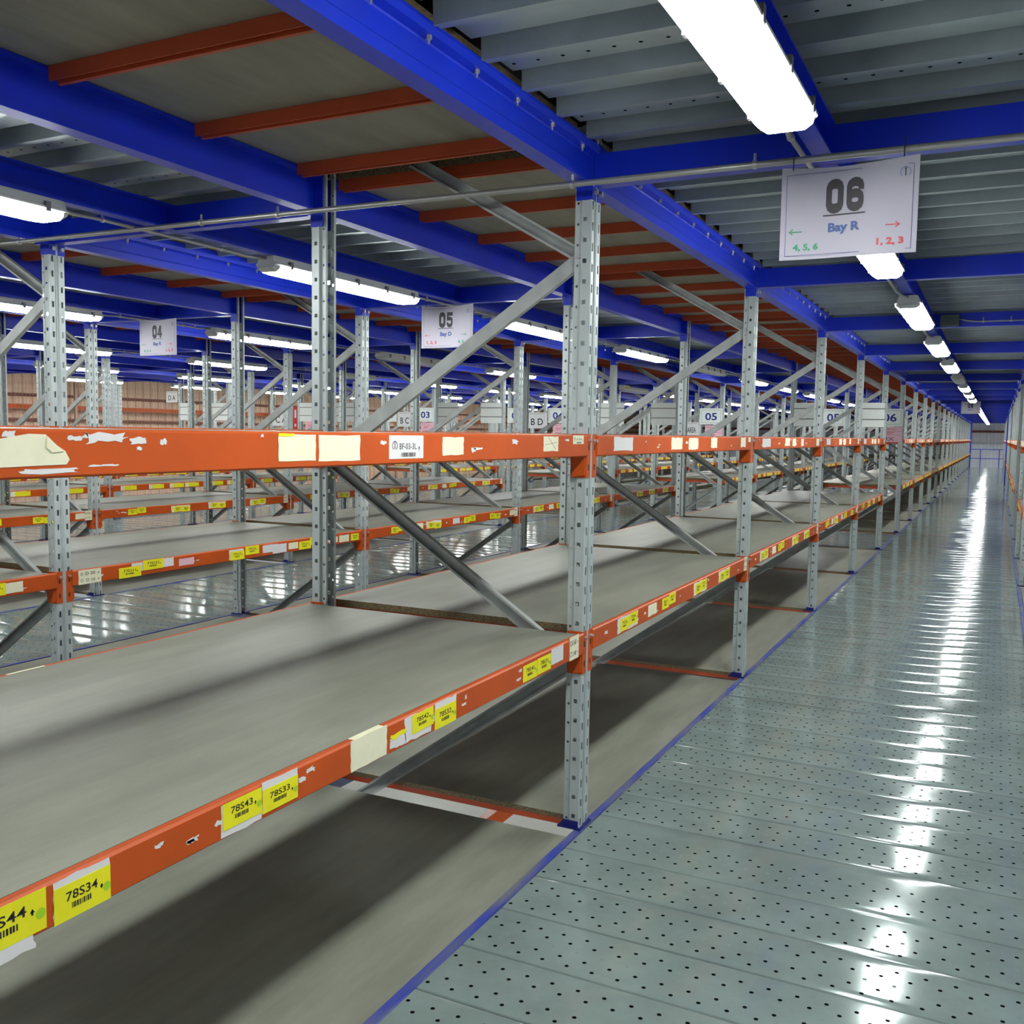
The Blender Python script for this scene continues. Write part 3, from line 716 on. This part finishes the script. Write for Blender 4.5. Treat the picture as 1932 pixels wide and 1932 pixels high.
for k in range(0, 5):
    for i in range(FIRSTF[k] if k else 0, LASTF[k]):
        if i == 4: continue
        far = FY(i) > 15 or k > 2
        for lvl, z in ((0, BT1), (1, BT2)):
            if not (k == 1 and lvl == 0 and i < 1):
                t = get(lvl, far, R.randint(0, 2)); t.location = (XF(k), FY(i) + UW + .003, z); ntot += 1
                tag(t, 'orange %s front beam with stickers, %s bay of %s' % (('lower', 'upper')[lvl], ordv(('fb', k), i, bay_pts(XF(k), i, (.75, 1.5))), ROWN[k]), 'beam', 'orange shelf beams')
            if k < 2 or i < 4:
                if i > 14: continue
                if 'r' not in rearp: t = rearp['r'] = make_beam(-1, False)
                else: t = copy_tree(rearp['r'])
                t.location = (XR(k), FY(i) + UW + .003, z); ntot += 1
                tag(t, 'orange %s rear beam, %s bay of %s' % (('lower', 'upper')[lvl], ordv(('rb', k), i, bay_pts(XR(k), i, (.75, 1.5))), ROWN[k]), 'beam', 'orange shelf beams')
fr = {}
for i in range(3, 21):          # right hand row, faces the aisle with its left side
    if i == 4: continue
    for lvl, z in ((0, BT1), (1, BT2)):
        if lvl not in fr:
            t = fr[lvl] = make_beam(-1, False); bc = BM(); by = BM()
            for q in range(6):
                sheet(bc, (-FX - .0004, .2 + q * .38, -.068), U_, V_, (-1, 0, 0), .2, .058)
                sheet(by, (-FX - .0012, .22 + q * .38, -.066), U_, V_, (-1, 0, 0), .12, .05)
            new_obj('cream_labels', bc, CREAM, t)
            if lvl == 0: new_obj('yellow_stickers', by, YELLOW, t)
            else: by.free()
        else: t = copy_tree(fr[lvl])
        t.location = (A, FY(i) + UW + .003, z)
        tag(t, 'orange %s beam, %s bay of %s' % (('lower', 'upper')[lvl], ordv(('fb', -1), i, bay_pts(A, i, (.75, 1.5))), ROWN[-1]), 'beam', 'orange shelf beams')
print('beams', ntot)

# ================================================================== SHELF PANELS
BTOP = .785 - .775
bm = BM(); box(bm, -D + .013, -.013, .0, P - .121 - .031, -.0215, BTOP - .003)
SB = bpy.data.meshes.new('board'); bm.to_mesh(SB); bm.free(); SB.materials.append(BOARD)
bm = BM(); prism(bm, [(0, -.024), (.045, -.024), (.045, -.070), (.040, -.070), (.040, -.029), (.005, -.029), (.005, -.070), (0, -.070)], 'x', -D + .046, -.046)
SBAR = bpy.data.meshes.new('bar'); bmesh.ops.recalc_face_normals(bm, faces=bm.faces); bm.to_mesh(SBAR); bm.free(); SBAR.materials.append(JOIST)
sp = None
for k in range(-1, 5):
    for i in range(FIRSTF[k] if k != 0 else -1, min(LASTF[k], 20)):
        if i == 4: continue
        for lvl, z in ((0, BT1), (1, BT2)):
            if k >= 2 and i > 9 and lvl == 1: continue
            if sp is None:
                sp = t = empty('shelf_panel'); link('board', SB, None, t)
                for yy in (.012, 1.25, P - .121 - .031 - .06): b = link('support_bar', SBAR, None, t); b.location.y = yy
            else: t = copy_tree(sp)
            t.location = (XF(k), FY(i) + .121, z - (.008 if lvl else .0066))
            tag(t, 'grey particle board %s shelf panel, %s bay of %s' % (('lower', 'upper')[lvl], ordv(('sh', k), i, bay_pts(XF(k), i, (.78, 1.52)) + bay_pts(XR(k), i, (.78, 1.52))), ROWN[k]), 'shelf', 'empty grey shelf panels')
# orange edge bars under the floor boards at each frame gap (front row)
bm = BM(); box(bm, -D + .03, -.02, 0, .03, -.044, -.0205); FB = bpy.data.meshes.new('fb'); bm.to_mesh(FB); bm.free(); FB.materials.append(JOIST)
for i in range(-1, 8):
    o = link('floor_bar', FB); o.location = (0, FY(i) + .123, 0)
    tag(o, 'orange bar under the floor board edge behind the %s frame, front rack row' % ORD[i + 1], 'bar', 'orange bars under the floor boards')

# ================================================================== LAMPS
def lamp_meshes():
    L = 1.42; hw = .082
    bm = BM(); pr = [(-hw, 2.386), (hw, 2.386), (hw, 2.394), (hw - .014, 2.400), (hw - .026, 2.434), (-hw + .026, 2.434), (-hw + .014, 2.400), (-hw, 2.394)]
    va = []
    for (yy, sc) in ((0.004, .86), (.03, 1), (L - .03, 1), (L - .004, .86)): va.append([bm.verts.new((a * sc, yy, b)) for a, b in pr])
    for a, b in zip(va, va[1:]):
        for i in range(8): bm.faces.new((a[i], a[(i + 1) % 8], b[(i + 1) % 8], b[i]))
    bm.faces.new(va[0][::-1]); bm.faces.new(va[-1])
    h = bpy.data.meshes.new('housing'); bmesh.ops.recalc_face_normals(bm, faces=bm.faces); bm.to_mesh(h); bm.free(); h.materials.append(HOUSE)
    bm = BM(); pr = [(-.076, 2.385), (-.072, 2.366), (-.050, 2.350), (.050, 2.350), (.072, 2.366), (.076, 2.385)]; rr = []
    for (yy, sx, dz) in ((0.0, .80, .6), (.03, .97, .12), (.09, 1, 0), (L - .09, 1, 0), (L - .03, .97, .12), (L, .80, .6)): rr.append([bm.verts.new((a * sx, yy, b + (2.385 - b) * dz)) for a, b in pr])
    for a, b in zip(rr, rr[1:]):
        for i in range(6): bm.faces.new((a[i], a[(i + 1) % 6], b[(i + 1) % 6], b[i]))
    bm.faces.new(rr[0][::-1]); bm.faces.new(rr[-1])
    d1 = bpy.data.meshes.new('diffuser'); bmesh.ops.recalc_face_normals(bm, faces=bm.faces); bm.to_mesh(d1); bm.free()
    d2 = d1.copy(); d1.materials.append(LIT); d1.materials.append(UNLIT); d2.materials.append(UNLIT)
    for p_ in d1.polygons:
        if p_.center.y < .05 or p_.center.y > L - .05: p_.material_index = 1
    bm = BM(); box(bm, .070, .086, 0, .022, 2.374, 2.412)
    c = bpy.data.meshes.new('clip'); bm.to_mesh(c); bm.free(); c.materials.append(CLIP)
    return h, d1, d2, c
LH, LD, LU, LC = lamp_meshes()
def lamp(lit, clips=True):
    t = empty('strip_light'); link('housing', LH, None, t); link('diffuser', LD if lit else LU, None, t)
    if clips:
        for yy in (.10, .40, .70, 1.0, 1.30):
            for xx in (0, -.156): c = link('clip', LC, None, t); c.location = (xx, yy, 0)
    return t
lp = {}
OFF = {(0, 4), (0, 8), (1, 3), (2, 5), (3, 3), (2, 2)}
for k in range(0, 6):
    rng = range(-3, 21) if k == 0 else range(-2 if k < 3 else 0, 13 if k < 4 else 11)
    for n_ in rng:
        lit = (k, n_) not in OFF; near = k < 3 and n_ < 5; key = (lit, near)
        t = copy_tree(lp[key]) if key in lp else lamp(lit, near); lp.setdefault(key, t)
        t.location = (XF(k) + A / 2, FY(n_) + .66 - (0.04 if n_ > 0 else 0), 0)
        tag(t, '%s white strip light, %s along %s' % ('glowing' if lit else 'unlit', ordv(('la', k), n_, [(XF(k) + A / 2, FY(n_) + .66 + q * .2, 2.37) for q in range(8)]), AISN[k]), 'lamp', 'strip lights under the centre joists')
# unseen lower storey lamps, put in to light the view through the gaps
for q, (x, y) in enumerate(((.8, 1.5), (.8, 5.0), (-2.1, 2.0), (-2.1, 5.5), (-2.1, 8.2), (-5.0, 6.0), (-5.0, 9.0))):
    t = copy_tree(lp[(True, False)] if (True, False) in lp else lp[(True, True)]); t.location = (x, y, -2.75)
    tag(t, 'unseen glowing strip light of the lower storey, %s under the floor' % ORD[q], 'lamp', 'unseen strip lights of the lower storey')

# ================================================================== CONDUITS
def conduit(name, pts, r, label, clips=(), ax='x'):
    t = empty(name, pts[0]); o = Vector(pts[0]); bm = BM(); tube(bm, [Vector(p) - o for p in pts], r, 10)
    p_ = new_obj('pipe', bm, PIPE, t, True)
    for c in clips:
        bm = BM(); cv = Vector(c) - o
        d_ = Vector((1, 0, 0)) if ax == 'x' else Vector((0, 1, 0))
        tube(bm, [cv - d_ * .006, cv + d_ * .006], r + .004, 10); tube(bm, [cv, cv + Vector((0, 0, .034))], .005, 6)
        new_obj('pipe_clip', bm, BOLT, t)
    return tag(t, label, 'conduit')
CYY, CZ = 3.215, 2.405
conduit('conduit', [(-5.6, CYY, CZ + .02), (-3.0, CYY, CZ + .015), (-1.28, CYY, CZ + .008), (.02, CYY, CZ), (1.6, CYY, CZ - .004)], .0105, 'long steel conduit crossing the aisles just before the first frame',
        [(-2.93, CYY, CZ + .014), (-1.33, CYY, CZ + .008), (-1.75, CYY, CZ + .01), (-.01, CYY, CZ), (.03 + .6, CYY, CZ)])
for k in range(0, 4):
    x = XF(k) + A / 2 - .045
    for n_ in range(-1, 7 if k < 2 else 5):
        ya = FY(n_) + .66 + 1.42 - (0.04 if n_ > 0 else 0); yb = FY(n_ + 1) + .66 - (0.04 if n_ + 1 > 0 else 0)
        conduit('lamp_conduit', [(x + .045, ya - .02, 2.412), (x + .02, ya + .10, 2.415), (x, ya + .22, 2.424), (x, yb - .25, 2.424), (x + .02, yb - .12, 2.415), (x + .045, yb + .03, 2.425)], .008,
                'thin bent conduit behind the %s lamp of %s' % (ordv(('la', k), n_, []), AISN[k]), [(x, ya + .26, 2.424), (x, yb - .28, 2.424)], 'y')['group'] = 'thin conduits between lamps'
# grey junction box on the cross beam with its cable
t = new_obj('junction_box', boxes([(0, .14, 0, .06, 0, .09)]), mat('box_grey', srgb(80, 92, 90), .6)); t.location = (.905, FY(2) - .05, 2.445)
tag(t, 'dark grey junction box on the cross beam beside the third main aisle lamp', 'junction box')
conduit('cable_pipe', [(1.045, FY(2) - .02, 2.50), (1.10, FY(2) - .02, 2.485), (1.18, FY(2) - .02, 2.475), (1.62, FY(2) - .02, 2.475)], .006, 'thin grey pipe running right from the dark junction box', [(1.22, FY(2) - .02, 2.475), (1.42, FY(2) - .02, 2.475)])
for k, n_, yy in ((1, 3, FY(4) + .30), (2, 4, FY(5) + .30)):
    t = empty('emergency_light', (XF(k) + A / 2 + .11, yy, 2.37)); new_obj('case', boxes([(-.05, .05, 0, .30, 0, .07)]), HOUSE, t); new_obj('bracket', boxes([(-.12, .02, .12, .16, .07, .078)]), BRACE, t)
    new_obj('sign_face', boxes([(-.052, .052, .03, .27, .01, .05)]), mat('olive_face', srgb(190, 180, 40), .5), t)
    tag(t, 'small yellow faced emergency light under the joist of %s' % AISN[k], 'lamp')

# ================================================================== SIGNS
def hang_sign(x0, y, z0, num, bay, left, right, lc, rc, label, hang=None, dy=.0, skew=0.0, w_=.405, h=.288):
    t = empty('aisle_sign', (x0, y, z0)); bm = BM(); n = 12; vf = []; vb = []
    def warp(a): return .006 * math.sin(a / w_ * 6.0)
    for s in range(n + 1):
        a = w_ * s / n; sag = -.012 * math.sin(math.pi * s / n) if s else 0
        for (b, kk) in ((0, 0), (h + sag, 1)):
            vf.append(bm.verts.new((a, warp(a), b + skew * a))); vb.append(bm.verts.new((a, warp(a) + .0016, b + skew * a)))
    for s in range(n):
        i = 2 * s; bm.faces.new((vf[i], vf[i + 2], vf[i + 3], vf[i + 1])); bm.faces.new((vb[i + 1], vb[i + 3], vb[i + 2], vb[i]))
        bm.faces.new((vf[i], vb[i], vb[i + 2], vf[i + 2])); bm.faces.new((vf[i + 1], vf[i + 3], vb[i + 3], vb[i + 1]))
    bm.faces.new((vf[0], vf[1], vb[1], vb[0])); bm.faces.new((vf[-2], vb[-2], vb[-1], vf[-1]))
    c = new_obj('laminated_card', bm, LAMI, t)
    F = Flat((0, -.0075, 0), (1, 0, skew), (0, 0, 1), (0, -1, 0), 0.0)
    e = .0012
    for (a, b, ww, hh) in ((.016, .012, w_ - .032, e), (.016, h - .026, w_ - .032, e), (.016, .012, e, h - .038), (w_ - .016, .012, e, h - .038)): F.rect(a, b, ww, hh, 4)
    F.block(num[0], w_ * .335, h * .485, w_ * .135, h * .33); F.block(num[1], w_ * .485, h * .485, w_ * .135, h * .33)
    F.rect(w_ * .32, h * .445, w_ * .31, .004, 0)
    F.text(bay, w_ * .36, h * .245, w_ * .235, h * .125, 1, .045)
    F.arrow(w_ * .165, h * .30, w_ * .10, .003, -1, lc); F.arrow(w_ * .78, h * .30, w_ * .10, .003, 1, rc)
    F.text(left, w_ * .10, h * .085, w_ * .19, h * .085, lc, .04); F.text(right, w_ * .72, h * .085, w_ * .19, h * .085, rc, .04)
    F.ring(w_ * .905, h * .83, .0155, .002, -50, 235, 5); F.rect(w_ * .902, h * .79, .003, .022, 0); F.ring(w_ * .905, h * .87, .004, .0015, 0, 360, 0)
    for v in F.bm.verts: v.co.y += warp(v.co.x)- .0 + .0062
    F.done('lettering', [DGREY, SBLUE, GREENI, REDI, NAVY, LBLUE], c)
    for a in (.035, w_ - .045):
        bm = BM(); tube(bm, [(a, -.002, h - .012 + skew * a), (a, -.002, h + .022 + skew * a), (a + .004, dy, h + (hang or .07))], .0018, 6)
        new_obj('cable_tie', bm, BLACK, t)
    return tag(t, label, 'sign')
hang_sign(.722, 3.196, 2.090, '06', 'Bay R', '4, 5, 6', '1, 2, 3', 2, 3, 'white hanging card reading 06 Bay R over the main aisle', hang=.055)
hang_sign(-2.214, 5.755, 2.100, '05', 'Bay D', '1, 2, 3', '4, 5, 6', 3, 2, 'white hanging card reading 05 Bay D over the aisle behind the front racks', hang=.06, dy=.316)
hang_sign(-4.900, 5.755, 2.108, '04', 'Bay R', '4, 5, 6', '1, 2, 3', 2, 3, 'white hanging card reading 04 Bay R over the third aisle', hang=.06, dy=.316)
hang_sign(.563, 24.9, 2.125, '06', 'Bay F', '4, 5, 6', '1, 2, 3', 2, 3, 'small distant hanging card with dark number far down the main aisle', hang=.06)
def num_board(x0, y, z0, w_, h, num, label, cat='sign', m=SLAT, text_m=None, hanger=True):
    t = empty('number_sign', (x0, y, z0)); c = new_obj('board', boxes([(0, w_, -.004, 0, 0, h)]), m, t)
    F = Flat((0, -.004, 0), (1, 0, 0), (0, 0, 1), (0, -1, 0), .0008)
    for (a, b, ww, hh) in ((.03, .03, w_ - .06, .003), (.03, h - .033, w_ - .06, .003), (.03, .03, .003, h - .06), (w_ - .033, .03, .003, h - .06)): F.rect(a, b, ww, hh, 1)
    F.text(num, w_ * .24, h * .26, w_ * .52, h * .46, 0, .02)
    F.done('lettering', [NAVY, DGREY], c)
    return tag(t, label, cat, 'number boards on the racks beyond the cross aisle')
def pink(x0, y, z0, label, w_=.30, h=.24, big='IX'):
    t = empty('picking_notice', (x0, y, z0)); c = new_obj('paper', boxes([(0, w_, -.003, 0, 0, h)]), PINK, t)
    F = Flat((0, -.003, 0), (1, 0, 0), (0, 0, 1), (0, -1, 0), .0008)
    F.text('Picking Area', .02, h * .82, w_ * .6, h * .09, 0, .02); F.rect(.01, h * .72, w_ * .9, .004); F.rect(.06, h * .62, w_ * .4, .009); F.rect(.01, h * .46, w_ * .9, .004); F.rect(.06, h * .54, w_ * .3, .008)
    F.text(big, w_ * .2, h * .08, w_ * .4, h * .26, 1, .0); F.done('lettering', [REDI, DGREY], c)
    return tag(t, label, 'notice', 'pink notices under the number boards')
def sheet_sign(x0, y, z0, w_, h, txt, label):
    t = empty('letter_sheet', (x0, y, z0)); c = new_obj('paper', boxes([(0, w_, -.002, 0, 0, h)]), PAPER, t)
    F = Flat((0, -.002, 0), (1, 0, 0), (0, 0, 1), (0, -1, 0), .0008); F.text(txt, w_ * .2, h * .2, w_ * .6, h * .42, 0, .01); F.rect(w_ * .06, h * .9, w_ * .8, .004)
    F.done('lettering', [INK], c)
    if z0 > 2: new_obj('cable_tie', boxes([(w_ * .5, w_ * .5 + .004, 0, .004, h - .01, 2.445 - z0)]), BLACK, t)
    return tag(t, label, 'sign')
y5 = FY(5) - .006
names = {0: 'front', 1: 'second', 2: 'third', 3: 'fourth', 4: 'rearmost'}
for k in range(0, 5):
    aisle_r = 6 - k; aisle_l = 5 - k
    num_board(XF(k) - .42 + .01, y5, 1.725, .40, .28, '%02d' % aisle_r, 'white board numbered %02d at the aisle end of the %s rack row' % (aisle_r, names[k]))
    if k != 4: num_board(XR(k) + .01, y5, 1.72, .37, .28, '%02d' % aisle_l, 'white board numbered %02d at the rear end of the %s rack row' % (aisle_l, names[k]))
    pink(XF(k) - .30 - .01, y5, 1.470, 'pink picking notice below the aisle end number board, %s rack row' % names[k])
    for s, xo in ((0, XR(k) + .055), (1, XF(k) - .41)):
        t = empty('slatted_board', (xo, FY(4) - .008, 1.68)); new_obj('panel', boxes([(0, .385, .0, .006, 0, .33)]), SLAT, t)
        for z in (.10, .245): new_obj('rail', boxes([(-.005, .39, -.008, 0, z, z + .008)]), DGREY, t)
        new_obj('side_strip', boxes([(0, .385, -.004, 0, .255, .33)]), SLAT, t)
        tag(t, 'pale backside of a sign board, %s end of the %s rack row' % (('rear', 'aisle')[s], names[k]), 'board', 'pale sign boards seen from behind')
sheet_sign(-3.60, y5, 1.53, .25, .23, 'AREA', 'white sheet with grey heading on the second rack row beyond the cross aisle')
sheet_sign(-6.70, y5, 1.62, .42, .30, 'B D', 'white sheet lettered B D on the third rack row')
sheet_sign(-9.64, y5, 1.62, .34, .30, 'B C', 'white sheet lettered B C on the fourth rack row')
sheet_sign(-12.92, y5, 1.60, .50, .34, 'C A', 'white sheet lettered C A on the rearmost rack row')
sheet_sign(-13.3, FY(4) + .008, 2.02, .30, .22, 'D A', 'white sheet lettered D A hanging left of the rearmost racks')
t = empty('fire_sign', (-12.34, y5 - .004, 1.53)); new_obj('panel', boxes([(0, .14, -.003, 0, 0, .48)]), REDS, t); new_obj('symbol', boxes([(.045, .095, -.005, -.003, .25, .42), (.05, .09, -.005, -.003, .06, .12)]), PAPER, t)
tag(t, 'red fire equipment sign with white symbol on the rearmost rack row', 'sign')
pink(A + .03, FY(4) + .5, 1.30, 'pink picking notice on the rack row at the right edge', .3, .34, 'IX')
t = empty('white_board', (XF(0) + .012, FY(12), 1.52)); new_obj('panel', boxes([(0, .01, 0, .3, 0, .45)]), PAPER, t); tag(t, 'small white board on a far post of the front rack row', 'sign')

# ================================================================== FAR END AND LEFT WALL
t = empty('guard_rail', (0, FY(21) - .35, 0))
for z in (.48, .98): new_obj('rail', boxes([(0.0, A, 0, .04, z, z + .035)]), BLUE, t)
for x in (.50, 1.42): new_obj('rail_post', boxes([(x, x + .04, 0, .04, .006, 1.0)]), BLUE, t)
tag(t, 'blue guard rail across the far end of the main aisle', 'railing')
for x, l in ((-.02, 'left'), (A - .04, 'right')):
    y = FY(21) - .55 if l == 'left' else FY(12) + .5
    t = new_obj('blue_post', boxes([(x, x + .06, y, y + .06, .006, 2.435)]), BLUE)
    tag(t, 'tall blue post on the %s side of the far main aisle' % l, 'post')
t = new_obj('wall_rail', boxes([(-15.95, -15.88, 6, 58, 1.86, 1.95)]), ORANGE); tag(t, 'long orange rail running along the tan wall', 'rail')
bm = BM()
for q in range(0, 420): box(bm, -15.80, -15.796, 8 + q * .08, 8.004 + q * .08, .05, 2.42)
for q in range(0, 24): box(bm, -15.80, -15.796, 8, 41.6, .06 + q * .1, .064 + q * .1)
t = empty('wire_fence', (0, 0, 0)); new_obj('mesh_infill', bm, WIREM, t)
for q in range(0, 12): new_obj('fence_post', boxes([(-15.82, -15.77, 8 + q * 3, 8.05 + q * 3, .006, 2.44)]), WIREM, t)
tag(t, 'brown wire mesh fence in front of the tan wall', 'fence')
# lower storey rack glimpsed through the floor gap
bm = BM(); 
for x in (-.07, -1.24):
    o = new_obj('support_post', boxes([(x, x + .07, FY(0) + .01, FY(0) + .08, -2.7, -.25)]), GALV); tag(o, 'galvanised post of the lower storey below the nearest frame, %s' % ('aisle side' if x > -.5 else 'rear side'), 'post')
bm.free()
for q, (xx, zz) in enumerate(((-.05, -.85), (-1.27, -.85), (-.05, -1.6))):
    o = new_obj('storey_beam', boxes([(xx, xx + .05, FY(0) + .1, FY(1) - .01, zz, zz + .10)]), ORANGE); tag(o, 'orange beam of the lower storey seen through the floor gap, %s' % ('right', 'left', 'lowest')[q], 'beam')
for q, yy in enumerate((1.5, 2.2)):
    o = new_obj('cross_bar', boxes([(-3.4, -1.2, FY(0) + yy, FY(0) + yy + .05, -1.2, -1.14)]), PAPER); tag(o, 'white cross bar of the lower storey, %s behind the floor gap' % ('first', 'second')[q], 'bar')
o = new_obj('cross_bar', boxes([(-1.1, -.1, FY(0) + .9, FY(0) + .95, -1.35, -1.30)]), PAPER); tag(o, 'white bar of the lower storey seen through the floor gap', 'bar')
